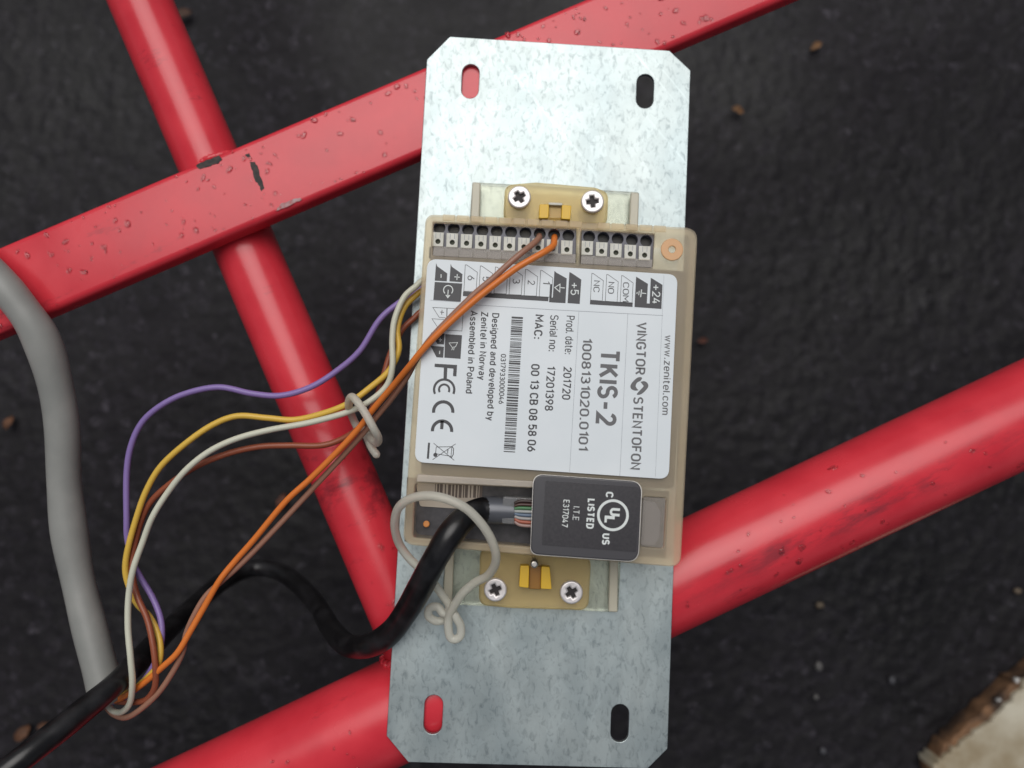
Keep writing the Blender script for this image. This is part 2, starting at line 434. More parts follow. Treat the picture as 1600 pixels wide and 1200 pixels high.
# a plain single-stroke sans alphabet, capitals one unit high
def _E(cx, cy, rx, ry, a0, a1):
    n = max(3, int(abs(a1 - a0) / 18))
    return [(cx + rx * math.cos(math.radians(a0 + (a1 - a0) * k / n)), cy + ry * math.sin(math.radians(a0 + (a1 - a0) * k / n))) for k in range(n + 1)]
def _oval(w, h, y0=0.0):
    r = w / 2; q = min(r * 1.1, h / 2)
    return _E(r, y0 + h - q, r, q, 0, 180) + _E(r, y0 + q, r, q, 180, 360) + [(w, y0 + h - q)]
_D = 'dot'
GLYPH = {
 '0': [_oval(.54, 1)], '1': [[(.04, .78), (.28, 1), (.28, 0)]],
 '2': [_E(.27, .73, .26, .27, 165, -35) + [(0, 0), (.54, 0)]],
 '3': [_E(.26, .76, .24, .24, 155, -80) + _E(.26, .26, .28, .27, 85, -155)],
 '4': [[(.34, 1), (0, .25), (.58, .25)], [(.43, .58), (.43, 0)]],
 '5': [[(.50, 1), (.07, 1), (.04, .53)] + _E(.27, .32, .27, .32, 125, -155)],
 '6': [_E(.27, .30, .27, .30, 0, 360), [(.40, 1), (.03, .42)]], '7': [[(0, 1), (.54, 1), (.18, 0)]],
 '8': [_E(.27, .76, .23, .24, 0, 360), _E(.27, .26, .27, .26, 0, 360)],
 '9': [_E(.27, .70, .27, .30, 0, 360), [(.15, 0), (.51, .58)]],
 'A': [[(0, 0), (.32, 1), (.64, 0)], [(.11, .30), (.53, .30)]],
 'B': [[(0, 0), (0, 1), (.28, 1)] + _E(.28, .76, .23, .24, 80, -90) + [(0, .52)], [(.28, .52)] + _E(.28, .26, .27, .26, 80, -90) + [(0, 0)]],
 'C': [_E(.29, .70, .29, .30, 15, 180) + _E(.29, .30, .29, .30, 180, 345)],
 'D': [[(0, 0), (0, 1), (.22, 1)] + _E(.22, .66, .34, .34, 80, 0) + _E(.22, .34, .34, .34, 0, -90) + [(0, 0)]],
 'E': [[(.48, 1), (0, 1), (0, 0), (.48, 0)], [(0, .52), (.42, .52)]], 'F': [[(.48, 1), (0, 1), (0, 0)], [(0, .50), (.42, .50)]],
 'G': [_E(.30, .70, .30, .30, 20, 180) + _E(.30, .30, .30, .30, 180, 360) + [(.60, .47), (.34, .47)]],
 'I': [[(0, 0), (0, 1)]], 'K': [[(0, 0), (0, 1)], [(.55, 1), (.02, .40)], [(.20, .60), (.58, 0)]], 'L': [[(0, 1), (0, 0), (.45, 0)]],
 'M': [[(0, 0), (0, 1), (.35, .36), (.70, 1), (.70, 0)]], 'N': [[(0, 0), (0, 1), (.56, 0), (.56, 1)]], 'O': [_oval(.60, 1)],
 'P': [[(0, 0), (0, 1), (.28, 1)] + _E(.28, .73, .26, .27, 80, -90) + [(0, .46)]],
 'R': [[(0, 0), (0, 1), (.28, 1)] + _E(.28, .74, .26, .26, 80, -90) + [(0, .48)], [(.28, .48), (.56, 0)]],
 'S': [_E(.27, .75, .26, .25, 20, 262) + _E(.27, .255, .27, .255, 82, -160)], 'T': [[(0, 1), (.56, 1)], [(.28, 1), (.28, 0)]],
 'U': [[(0, 1)] + _E(.28, .28, .28, .28, 180, 360) + [(.56, 1)]], 'V': [[(0, 1), (.30, 0), (.60, 1)]], 'Z': [[(0, 1), (.52, 1), (0, 0), (.54, 0)]],
 'a': [_E(.21, .51, .20, .21, 150, 0) + [(.41, 0)], [(.41, .43), (.20, .43)] + _E(.20, .215, .20, .215, 95, 265) + [(.41, .10)]],
 'c': [_E(.21, .50, .21, .22, 20, 180) + _E(.21, .22, .21, .22, 180, 340)],
 'b': [[(0, 1), (0, 0)], _oval(.44, .72)], 'd': [[(.44, 1), (.44, 0)], _oval(.44, .72)],
 'e': [[(.02, .36), (.44, .36)] + _E(.22, .50, .22, .22, 0, 180) + _E(.22, .22, .22, .22, 180, 325)],
 'g': [_oval(.44, .72), [(.44, .72)] + _E(.22, -.06, .22, .20, 0, -145)], 'i': [[(0, 0), (0, .72)], [(0, .88), (0, 1)]], 'l': [[(0, 0), (0, 1)]],
 'm': [[(0, 0), (0, .72)], [(0, .46)] + _E(.17, .52, .17, .20, 170, 0) + [(.34, 0)], [(.34, .46)] + _E(.51, .52, .17, .20, 170, 0) + [(.68, 0)]],
 'n': [[(0, 0), (0, .72)], [(0, .44)] + _E(.21, .50, .21, .22, 170, 0) + [(.42, 0)]], 'o': [_oval(.44, .72)],
 'p': [[(0, .72), (0, -.28)], _oval(.44, .72)], 'r': [[(0, 0), (0, .72)], [(0, .46)] + _E(.20, .50, .20, .22, 170, 70)],
 's': [_E(.20, .54, .19, .18, 15, 262) + _E(.20, .185, .20, .185, 82, -165)],
 't': [[(.12, .95)] + _E(.26, .14, .14, .14, 180, 270) + [(.32, 0)], [(0, .72), (.30, .72)]],
 'v': [[(0, .72), (.22, 0), (.44, .72)]], 'w': [[(0, .72), (.16, 0), (.31, .62), (.46, 0), (.62, .72)]],
 'y': [[(0, .72), (.22, 0)], [(.44, .72), (.12, -.28)]], 'z': [[(0, .72), (.39, .72), (0, 0), (.41, 0)]],
 '.': [[(.04, -.04), (.04, .14)]], ':': [[(.04, -.04), (.04, .14)], [(.04, .48), (.04, .66)]], '-': [[(0, .42), (.38, .42)]], '+': [[(0, .42), (.62, .42)], [(.31, .08), (.31, .76)]],
}
def ribbon(pts, w):
    """mitred strip of width w along a polyline, as quads"""
    P2 = []
    for p in pts:
        if not P2 or math.hypot(p[0] - P2[-1][0], p[1] - P2[-1][1]) > 1e-4: P2.append(p)
    closed = math.hypot(P2[0][0] - P2[-1][0], P2[0][1] - P2[-1][1]) < 1e-3
    if closed: P2 = P2[:-1]
    n = len(P2); L, Rr = [], []
    for i, (x, y) in enumerate(P2):
        a = P2[i - 1] if (i or closed) else None
        b = P2[(i + 1) % n] if (i < n - 1 or closed) else None
        ds = []
        for q0, q1 in ((a, (x, y)), ((x, y), b)):
            if q0 and q1:
                l = math.hypot(q1[0] - q0[0], q1[1] - q0[1]); ds.append(((q1[0] - q0[0]) / l, (q1[1] - q0[1]) / l))
        if len(ds) == 1: nx, ny, k = -ds[0][1], ds[0][0], 1
        else:
            nx, ny = -(ds[0][1] + ds[1][1]), ds[0][0] + ds[1][0]
            l = math.hypot(nx, ny) or 1e-6; nx /= l; ny /= l
            k = min(1 / max(.25, nx * -ds[0][1] + ny * ds[0][0]), 2.2)
        L.append((x + nx * w / 2 * k, y + ny * w / 2 * k)); Rr.append((x - nx * w / 2 * k, y - ny * w / 2 * k))
    out = []
    for i in range(n if closed else n - 1):
        j = (i + 1) % n
        out.append((L[i], Rr[i], Rr[j], L[j]))
    return out
class Print:
    """flat print: polygons and strokes measured on the label, laid on its surface"""
    def __init__(self, z): self.v, self.f, self.z = [], [], z
    def poly(self, pts):
        b = len(self.v); q = PP(pts, self.z)
        area = sum(q[i - 1].x * q[i].y - q[i].x * q[i - 1].y for i in range(len(q)))
        if area < 0: q = q[::-1]
        self.v += q; self.f.append(tuple(range(b, b + len(q))))
    def stroke(self, pts, w, closed=False):
        for q in ribbon(list(pts) + ([pts[0]] if closed else []), w): self.poly(q)
    def arc(self, cx, cy, r, w, a0, a1, n=28):
        for i in range(n):
            p = []
            for a, R in ((i, r - w / 2), (i + 1, r - w / 2), (i + 1, r + w / 2), (i, r + w / 2)):
                t = math.radians(a0 + (a1 - a0) * a / n)
                p.append((cx + R * math.cos(t), cy + R * math.sin(t)))
            self.poly(p)
    def text(self, s, start, end, h, bold=0.0, spacing=1.0):
        """lettering whose baseline runs from start to end, capitals h pixels high"""
        w = 0.118 + bold * 5
        quads, x, lev = [], 0.0, 0
        for ch in s:
            if ch == ' ': x += .36; continue
            g = GLYPH[ch]
            gw = max(p[0] for st in g for p in st)
            sq = (1 - w)                     # keep the outline of the strokes inside the capital height
            for st in g:
                lev += 1
                quads += [([(x + q[0], w / 2 + q[1] * sq) for q in qd], lev) for qd in ribbon(st, w)]
            x += gw + w + (.17 if ch in '.:' else .0 if ch == 'r' else .10) * spacing
        x0 = min(p[0] for q, l in quads for p in q); x1 = max(p[0] for q, l in quads for p in q)
        A, B = P(*start, self.z), P(*end, self.z)
        e = (B - A); W = e.length; e.normalize(); up = Vector((-e.y, e.x, 0))
        H = h * mm_per_px(*start, self.z)
        for q, l in quads:
            b = len(self.v)
            self.v += [A + e * ((c[0] - x0) / (x1 - x0) * W) + up * (c[1] * H) + Vector((0, 0, 2e-6 * (l % 7))) for c in q]
            self.f.append((b, b + 1, b + 2, b + 3))
    def build(self, name, m, parent):
        return mesh_ob(name, self.v, self.f, m, parent)

# ------------------------------------------------------------------ the setting: damp asphalt well below the frame
GZ = -0.17
def worley(x, y, cell, seed):
    r = np.random.default_rng(seed)
    n = 512
    jx, jy, hv = r.random((n, n)), r.random((n, n)), r.random((n, n))
    gx, gy = np.floor(x / cell).astype(int), np.floor(y / cell).astype(int)
    best = np.full(x.shape, 9.0); hh = np.zeros(x.shape)
    for dx in (-1, 0, 1):
        for dy in (-1, 0, 1):
            ix, iy = gx + dx, gy + dy
            cx = ix + jx[ix % n, iy % n]; cy = iy + jy[ix % n, iy % n]
            dd = np.hypot(x / cell - cx, y / cell - cy)
            w = dd < best
            best = np.where(w, dd, best); hh = np.where(w, hv[ix % n, iy % n], hh)
    return best, hh
def build_ground():
    fine = np.arange(-0.46, 0.4601, 0.002)
    out = np.array([0.5, 0.6, 0.8, 1.2, 2.5, 6, 15, 60])
    ax = np.concatenate([-out[::-1], fine, out])
    X, Y = np.meshgrid(ax, ax, indexing='ij')
    inside = (np.abs(X) < 0.455) & (np.abs(Y) < 0.455)
    d1, h1 = worley(X, Y, 0.0048, 1)
    d2, h2 = worley(X, Y, 0.018, 2)
    z = 0.0010 * np.clip(1 - d1 * 1.2, 0, 1) * (0.2 + h1) + 0.0005 * np.clip(1 - d2 * 1.5, 0, 1) * (h2 > .5)
    z = np.where(inside, z, 0.0)
    n = len(ax)
    vs = np.stack([X, Y, z + GZ], -1).reshape(-1, 3)
    i, j = np.meshgrid(np.arange(n - 1), np.arange(n - 1), indexing='ij')
    a = (i * n + j).ravel()
    fs = np.stack([a, a + n, a + n + 1, a + 1], -1)
    me = bpy.data.meshes.new('asphalt_ground')
    me.vertices.add(len(vs)); me.vertices.foreach_set('co', vs.ravel())
    me.loops.add(fs.size); me.loops.foreach_set('vertex_index', fs.ravel().astype(np.int32))
    me.polygons.add(len(fs)); me.polygons.foreach_set('loop_start', np.arange(0, fs.size, 4, dtype=np.int32))
    me.update(calc_edges=True)
    me.polygons.foreach_set('use_smooth', [True] * len(fs))
    me.materials.append(M_asphalt)
    o = bpy.data.objects.new('asphalt_ground', me)
    COL.objects.link(o)
    o['kind'] = 'structure'
    return o
build_ground()

# ------------------------------------------------------------------ red welded steel frame
frame = thing('steel_frame', P(640, 1099, -0.0185), 'red painted welded steel frame of two round tubes and one flat bar, wet with rain', 'frame')
def extend(a, b, ea, eb):
    u = (b - a).normalized()
    return a - u * ea, b + u * eb
A, B = P(640, 1099, -0.0186), P(1600, 646, -0.0186)
big_r = 0.0170
T1 = extend(A, B, 0.5, 0.45)
def long_tube(name, a, b, r, m=M_red, sides=48, seg=24):
    pts = [a.lerp(b, i / seg) for i in range(seg + 1)]
    return tube(name, pts, r, m, frame, sides=sides, smooth_path=False)
tube_big = long_tube('round_tube', T1[0], T1[1], big_r, M_red_worn)
tube_big['label'] = 'thick red round tube under the lower half of the plate'
small_r = 0.0110
SA, SB = P(220, 0, -0.0212), P(562, 800, -0.0212)
# run the thin tube into the side of the thick one
u = (SB - SA).normalized()
S_end = SB + u * 0.075
S_end.z = -0.0195
tube_small = long_tube('round_tube', SA - u * 0.45, S_end, small_r)
tube_small['label'] = 'thin red round tube crossing under the flat bar'
# weld bead where it meets the thick tube
fa, fb = P(0, 452, -0.0016), P(760, 129, -0.0016)
F0, F1 = extend(fa, fb, 0.35, 0.45)
bu = (F1 - F0).normalized(); bv = Vector((-bu.y, bu.x, 0))
BW, BT, BR_ = 0.0272, 0.0082, 0.0022
prof = []
for (cx, cz, a0) in ((BW / 2 - BR_, -BR_, 0), (-(BW / 2 - BR_), -BR_, 90), (-(BW / 2 - BR_), -BT + BR_, 180), (BW / 2 - BR_, -BT + BR_, 270)):
    for k in range(6):
        t = math.radians(a0 + 18 * k)
        prof.append((cx + BR_ * math.cos(t), cz + BR_ * math.sin(t)))
SEG = 40
vs, fs = [], []
for i in range(SEG + 1):
    p = F0.lerp(F1, i / SEG)
    for (c, zz) in prof: vs.append(p + bv * c + Vector((0, 0, zz)))
n = len(prof)
for i in range(SEG):
    for k in range(n):
        fs.append((i * n + k, i * n + (k + 1) % n, (i + 1) * n + (k + 1) % n, (i + 1) * n + k))
fs += [tuple(range(n)), tuple(SEG * n + k for k in range(n))[::-1]]
bar = mesh_ob('flat_bar', vs, fs, M_red, frame, smooth=True)
bm = bmesh.new(); bm.from_mesh(bar.data); bmesh.ops.recalc_face_normals(bm, faces=bm.faces); bm.to_mesh(bar.data); bm.free()

def bead(pts, r):
    # lumpy painted weld along a joint
    q = spline(pts, 8); q = [v + Vector((random.uniform(-1, 1), random.uniform(-1, 1), random.uniform(-.6, .6))) * r * .16 for v in q]
    tube('weld_bead', q, r, M_red, frame, sides=10, smooth_path=False, rfun=lambda t: .8 + .25 * math.sin(t * 57) ** 2)
cross = P(351, 306, -.0103)
su = (S_end - SA).normalized(); sv = Vector((-su.y, su.x, 0))
for sgn in (1, -1):
    e0 = cross + bv * sgn * (BW / 2 + .0004)
    bead([e0 + bu * .0095 + Vector((0, 0, -.0040)), e0 + bu * .005 + Vector((0, 0, -.0006)), e0 + Vector((0, 0, .0006)), e0 - bu * .005 + Vector((0, 0, -.0006)), e0 - bu * .0095 + Vector((0, 0, -.0040))], .0013)
jp = S_end - su * 0.0
tax = (T1[1] - T1[0]).normalized(); tn = Vector((-tax.y, tax.x, 0))
ring_pts = []
d0 = (S_end - T1[0]).dot(tax); foot = T1[0] + tax * d0
for k in range(13):
    a = math.radians(-90 + 15 * k)
    off = tax * math.sin(a) * small_r * 1.03; zz = math.cos(a) * small_r * 1.03 - .001
    ring_pts.append(foot + off + Vector((0, 0, zz)) + tn * (math.sqrt(max(big_r ** 2 - zz ** 2, 0)) + .0003))
bead(ring_pts, .0015)

def flake(name, outline, z, m, parent):
    """thin irregular patch a tenth of a millimetre proud of the bar"""
    pts = PP(outline, z)
    out = []
    for i in range(len(pts)):
        a, b = pts[i], pts[(i + 1) % len(pts)]
        for j in range(5):
            q = a.lerp(b, j / 5)
            out.append(q + Vector((random.uniform(-1, 1), random.uniform(-1, 1), 0)) * 0.00025)
    return slab(name, [out], z, z + 0.0001, m, parent)
zb = -0.00158
flake('paint_chip', [(306, 258), (322, 251), (343, 243), (347, 249), (338, 257), (322, 261), (310, 264)], zb, M_chip, bar)
flake('paint_chip', [(391, 252), (399, 253), (405, 270), (414, 294), (409, 298), (400, 283), (393, 264)], zb, M_chip, bar)
flake('paint_scrape', [(440, 318), (468, 309), (472, 312), (455, 320), (430, 330)], zb, M_scrape, bar)
flake('paint_chip', [(384, 242), (390, 240), (391, 245), (386, 247)], zb, M_chip, bar)

# rain drops beaded on the paint
def drops(spots, name, parent):
    vs, fs = [], []
    RG, SD = 4, 10
    for (pos, nrm, r) in spots:
        t = nrm.orthogonal().normalized(); b2 = nrm.cross(t)
        el = random.uniform(1.0, 1.6); th = random.uniform(0, 6.28)
        e1 = t * math.cos(th) + b2 * math.sin(th); e2 = nrm.cross(e1)
        base = len(vs); hgt = r * random.uniform(0.22, 0.40)
        vs.append(pos + nrm * hgt)
        for k in range(1, RG + 1):
            a = k / RG * math.pi / 2
            for s in range(SD):
                g = 2 * math.pi * s / SD
                wob = 1 + 0.12 * math.sin(g * 2 + th)
                vs.append(pos + (e1 * math.cos(g) * el + e2 * math.sin(g)) * r * math.sin(a) * wob + nrm * (hgt * math.cos(a) - 0.00004))
        for s in range(SD):
            fs.append((base, base + 1 + s, base + 1 + (s + 1) % SD))
        for k in range(RG - 1):
            for s in range(SD):
                p0 = base + 1 + k * SD
                fs.append((p0 + s, p0 + SD + s, p0 + SD + (s + 1) % SD, p0 + (s + 1) % SD))
    o = mesh_ob(name, vs, fs, M_water, parent, smooth=True)
    o['kind'] = 'stuff'
    return o
def rsize(): return 0.00034 + 0.00080 * random.random() ** 2
sp = []
for i in range(260):
    tt = random.uniform(0.38, 1.02)
    # drops cling mostly to the half of the bar nearer the plate
    p = F0.lerp(F1, 0.31 + 0.32 * random.random() ** 0.9)
    sp.append((p + bv * random.uniform(-.45, .45) * BW, Vector((0, 0, 1)), rsize()))
drops(sp, 'water_drops', bar)
def tube_drops(a, b, r, t0, t1, n, parent):
    ax = (b - a).normalized(); side = ax.cross(Vector((0, 0, 1))).normalized(); up = side.cross(ax)
    sp = []
    for i in range(n):
        g = random.gauss(0, 0.45)
        nn = (up * math.cos(g) + side * math.sin(g)).normalized()
        sp.append((a.lerp(b, random.uniform(t0, t1)) + nn * r, nn, rsize()))
    drops(sp, 'water_drops', parent)
tube_drops(T1[0], T1[1], big_r, 0.38, 0.66, 120, tube_big)
tube_drops(SA, S_end, small_r, 0.35, 0.98, 90, tube_small)

# ------------------------------------------------------------------ galvanised plate
plate = thing('mounting_plate', P(850, 626, 0), 'long galvanised steel plate with cut corners and four slots, lying across the red frame', 'metal plate')
outl = PP([(667, 93), (703, 57), (1046, 79), (1079, 110), (1043, 1170), (1012, 1201), (638, 1191), (604, 1150)], 0)
outl = rounded(outl, 0.0006, 3)
slots = [slot_px(735, 127, 27, 55, 0, -.045), slot_px(1008, 142.5, 27, 55, 0, -.045), slot_px(677, 1116.5, 29, 60, 0, -.045), slot_px(968.5, 1130, 28, 58, 0, -.045)]
slab('plate_sheet', [outl] + slots, -0.0015, 0.0, M_galv, plate, bevel=0.00018)

# ------------------------------------------------------------------ the beige module screwed to the plate
ZF = 0.0240
module = thing('intercom_module', P(860, 610, 0), 'beige translucent plastic electronics module with a big white printed label, mounted on the plate', 'intercom module')
# clear base slab under the housing, with a raised post at each corner
zb = 0.0022
base_o = PP([(738, 284), (999, 300), (966, 957), (690, 944)], zb)
base_ob = slab('clear_base', [rounded(base_o, 0.0006, 3)], 0.0002, zb, M_clear, module, bevel=0.0004)
for quad in ([(738, 284), (751, 285), (749, 345), (735, 345)], [(986, 300), (999, 301), (997, 356), (983, 356)],
             [(697, 850), (710, 850), (706, 944), (692, 943)], [(953, 868), (966, 868), (965, 957), (951, 956)]):
    slab('corner_post', [rounded(PP(quad, zb + .0025), 0.0006, 3)], zb, zb + 0.0025, M_post, base_ob, bevel=0.0004)
za = 0.0085
def bracket(outline, rr):
    return slab('amber_bracket', [rounded(PP(outline, za), rr)], zb + 0.0001, za, M_amber, module, bevel=0.0008)
br1 = bracket([(786, 346), (789, 288), (838, 284), (930, 292), (951, 300), (949, 352)], 0.003)
br2 = bracket([(750, 856), (748, 946), (800, 951), (912, 954), (920, 946), (924, 870)], 0.003)
def screw(cx, cy, rpx, ang, parent):
    zt = za + 0.0016
    R = rpx * mm_per_px(cx, cy, zt)
    c = P(cx, cy, zt)
    s, w = R * 0.52, R * 0.155
    cr = []
    for q in range(4):
        a = ang + q * math.pi / 2
        e, f = Vector((math.cos(a), math.sin(a))), Vector((-math.sin(a), math.cos(a)))
        c2 = Vector((c.x, c.y))
        cr += [c2 + e * s - f * w, c2 + e * s + f * w, c2 + e * w * 1.25 + f * w * 1.25]
    head = slab('screw', [circle_px(cx, cy, rpx, zt, 32), cr], za - 0.0005, zt, M_screw, parent, bevel=0.0005, res=3)
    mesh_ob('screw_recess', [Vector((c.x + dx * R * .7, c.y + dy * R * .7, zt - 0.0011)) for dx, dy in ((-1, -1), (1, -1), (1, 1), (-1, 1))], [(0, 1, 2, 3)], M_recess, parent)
for b_, cx, cy, an in ((br1, 811.6, 307.5, .55), (br1, 926, 314.5, .12), (br2, 774, 922, .42), (br2, 893, 926, .55)):
    screw(cx, cy, 18, an, b_)
def boxpx(name, quad, z0, z1, m, parent, r=0.0004, bevel=0.0002):
    return slab(name, [rounded(PP(quad, z1), r, 3) if r else PP(quad, z1)], z0, z1, m, parent, bevel=bevel)
boxpx('yellow_clip', [(843, 319), (858, 319), (857, 341), (842, 341)], za, .0125, M_yellow, br1)
boxpx('yellow_clip', [(878, 320), (893, 321), (891, 343), (877, 342)], za, .0125, M_yellow, br1)
boxpx('clip_bridge', [(858, 318), (878, 319), (877, 341), (858, 341)], za, .0105, M_amber, br1)
boxpx('clip_top', [(857, 316), (879, 317), (879, 321), (857, 320)], za, .0120, M_lever, br1)
boxpx('yellow_clip', [(813, 884), (827, 884), (826, 919), (811, 917)], za, .0125, M_yellow, br2)
boxpx('yellow_clip', [(846, 885), (859, 886), (862, 921), (845, 920)], za, .0125, M_yellow, br2)
boxpx('clip_bridge', [(827, 884), (846, 885), (845, 921), (826, 920)], za, .0100, M_darkamber, br2)
pin = circle_px(835, 882, 6.5, .0155, 16)
slab('clip_pin', [pin], .0085, .0155, M_metal, br2, bevel=.0006, res=3)

# housing: side walls + top cover with openings
outer = [(665, 334), (1091, 356), (1064, 887), (629, 851)]
rad = [.0030, .0040, .0034, .0036]
OUT = rounded(PP(outer, ZF), rad, 8)
inner = [(675, 344), (1080, 366), (1054, 876), (641, 842)]
INN = rounded(PP(inner, ZF), .0022, 6)
walls = slab('housing', [OUT, INN], 0.0048, ZF - 0.00185, M_case, module, bevel=0.0004)
winA = [(677, 347), (901, 357), (900, 396), (671, 383)]
winB = [(909, 358), (1023, 365), (1020, 405), (908, 397)]
rec = [(646, 753), (1040, 772), (1035, 868), (640, 843)]
holeA = [(677, 347), (901, 357), (900, 411), (676, 399)]
holeB = [(909, 358), (1023, 365), (1020, 418), (907, 412)]
pocket = [(1005, 776), (1041, 778), (1037, 857), (1001, 854)]
cover = slab('front_cover', [OUT, rounded(PP(holeA, ZF), .0006, 3), rounded(PP(holeB, ZF), .0006, 3), rounded(PP(pocket, ZF), .0008, 3),
              rounded(PP([(648, 755), (838, 763), (832, 855), (645, 840)], ZF), .0010, 3)], ZF - 0.0018, ZF, M_case, module, bevel=0.0005, res=3)
for quad in ([(677.5, 384), (899.7, 397), (899.2, 410.5), (676.5, 398.6)], [(908.5, 398), (1019.7, 405.5), (1019.2, 417.3), (907.6, 411.4)], [(1005.6, 776.6), (1040.4, 778.6), (1036.4, 856.4), (1001.6, 853.4)]):
    slab('thin_skin', [PP(quad, ZF)], ZF - .0007, ZF - .0002, M_thin, cover)
# ribs along the upper edge
for k in range(16):
    if k in (10,): continue
    x = 692 + 22.0 * k
    y = 333.2 + (x - 665) * 0.0518
    boxpx('edge_rib', [(x, y), (x + 19, y + 1), (x + 18.6, y + 11), (x - .4, y + 10)], ZF + 0.00005, ZF + 0.0003, M_case, cover, r=.0002, bevel=.0002)
# frame around the terminal windows
# dark board and electronics inside
zi = 0.0190
board = slab('circuit_board', [rounded(PP([(683, 400), (1072, 424), (1053, 764), (657, 742)], zi), .002)], zi - .0016, zi, M_pcb, module)
zt = 0.0220
def terminal(win, holes, levers, pad=0):
    blk_loops = [PP(win, zt)]
    hl = [circle_px(hx, hy, 9.2, zt, 20) for hx, hy in holes]
    blk = slab('terminal_block', blk_loops + hl, zt - .0085, zt, M_term, module, bevel=.0001)
    slab('terminal_floor', [PP(win, zt - .009)], zt - .0094, zt - .0087, M_black, blk)
    for hx, hy in holes:
        boxpx('wire_entry', [(hx - 9, hy - 9), (hx + 9, hy - 9), (hx + 9, hy + 9), (hx - 9, hy + 9)], zt - .0030, zt - .0025, M_black, blk, r=.0012, bevel=0)
    for lx, ly in levers:
        q = [(lx - 8.8, ly - 11.5), (lx + 9.2, ly - 10.7), (lx + 8.4, ly + 11.2), (lx - 9.6, ly + 10.4)]
        lv = slab('release_lever', [PP(q, zt + .0010), circle_px(lx, ly + 3.2, 4.0, zt + .0010, 12)], zt, zt + .0010, M_lever, blk, bevel=.00012)
        gx = PP([(lx - 3.4, ly - 10), (lx - 2.6, ly - 10), (lx - 3.0, ly - 2), (lx - 3.8, ly - 2)], zt + .00104)
        gy = PP([(lx + 3.4, ly - 10), (lx + 4.2, ly - 10), (lx + 3.8, ly - 2), (lx + 3.0, ly - 2)], zt + .00104)
        mesh_ob('lever_groove', gx + gy, [(0, 1, 2, 3)[::-1], (4, 5, 6, 7)[::-1]], M_line, blk)
        mesh_ob('lever_hole', circle3(lx, ly + 3.2, 4.6, zt + .00012), [tuple(range(12))], M_leverhole, blk)
    # moulded partitions showing below the levers
    for (lx, ly) in levers:
        q = PP([(lx - 13.0, ly + 12), (lx - 11.2, ly + 12), (lx - 12.0, ly + 29), (lx - 13.8, ly + 29)], zt + .0004)
        slab('partition', [q], zt, zt + .0004, M_black, blk)
    return blk
def circle3(cx, cy, r, z):
    return [Vector((v.x, v.y, z)) for v in circle_px(cx, cy, r, z, 12)]
hA = [(686.6 + 22.4 * k, 356.0 + 1.33 * k) for k in range(10)]
lA = [(684.2 + 22.4 * k, 374.0 + 1.42 * k) for k in range(10)]
hB = [(920.6 + 22.3 * k, 370.0 + 1.62 * k) for k in range(5)]
lB = [(917.8 + 22.4 * k, 387.5 + 2.0 * k) for k in range(5)]
tA = terminal([(676, 346), (901, 357), (899, 418), (672, 404)], hA, lA)
tB = terminal([(909, 358), (1023, 365), (1019, 425), (907, 418)], hB, lB)
# light guide ring near the upper right corner
ring = slab('light_guide', [circle_px(1050, 390, 17.5, ZF + .0003, 36), circle_px(1050, 390, 5.5, ZF + .0003, 24)], ZF + .00005, ZF + .0005, M_peach, module, bevel=.0002)

# ---- printed label
ZL = ZF + 0.0005
lab_px = [(668, 404), (1059, 429), (1045, 749), (647.5, 722)]
label = slab('label', [rounded(PP(lab_px, ZL), .0030, 8)], ZF + .00005, ZL, M_label, module, bevel=.00008)
label['label'] = 'white printed label with black lettering'
zp, zw = ZL + .00005, ZL + .00010
z2 = zoomed(640, 320, 6.6667); z3 = zoomed(860, 330, 6.6667); z4 = zoomed(640, 480, 6.6667); z5 = zoomed(860, 480, 6.6667); z6 = zoomed(640, 620, 6.6667)

tx = Print(zp)          # heading block, softer grey ink
tx.text('www.zenitel.com', (1039, 523.5), (1034, 648), 12.0, .004, 1.06)
tx.text('VINGTOR', (995, 503), (991.7, 585), 16.5, .014)
tx.text('STENTOFON', (989.3, 620), (984.5, 733.5), 16.5, .014)
tx.text('TKIS-2', (935.7, 547.5), (929.5, 664), 34.0, .020)
tx.text('1008131020.0101', (910, 528.5), (903, 703.5), 15.5, .012)
tx.build('heading_text', M_ink2, label)
tx = Print(zp)
tx.text('Prod. date:', (884.7, 493), (882, 553), 13.5, .004)
tx.text('201720', (880.5, 572), (877.7, 624), 13.5, .012)
tx.text('Serial no:', (859.7, 492), (856.7, 548.5), 13.5, .004)
tx.text('17201398', (854.5, 572), (850.7, 641.5), 13.5, .012)
tx.text('MAC:', (835.7, 491), (833.5, 529), 14, .016)
tx.text('00 13 CB 08 58 06', (829.8, 568.5), (823.2, 705.5), 14, .016)
tx.text('0317933000046', (782.5, 553), (778.8, 631), 8.6, .012)
tx.text('Designed and developed by', (769, 489), (760, 657), 11.5, .012, 1.08)
tx.text('Zenitel in Norway', (751.7, 486.5), (747, 593.5), 11.5, .012, 1.08)
tx.text('Assembled in Poland', (735, 485), (727.2, 614.5), 11.5, .012, 1.08)
tx.build('printed_text', M_ink, label)

# brand emblem between the two words: two hooked strokes around a lozenge
em = Print(zp)
def blob(pts, n=7):
    q = [Vector((a, b, 0)) for a, b in pts]
    r = spline(q + [q[0]], n)[:-1]
    return [(v.x, v.y) for v in r]
for pts in ([(957, 738), (940, 728), (905, 735), (860, 775), (835, 815), (842, 850), (880, 868), (918, 864), (905, 852), (888, 820), (905, 785), (940, 765)],
            [(938, 778), (975, 770), (1005, 785), (1020, 812), (1010, 845), (965, 893), (925, 912), (900, 908), (915, 885), (968, 828), (965, 812)]):
    em.poly(blob(z5(*pts)))
em.build('emblem', M_ink2, label)

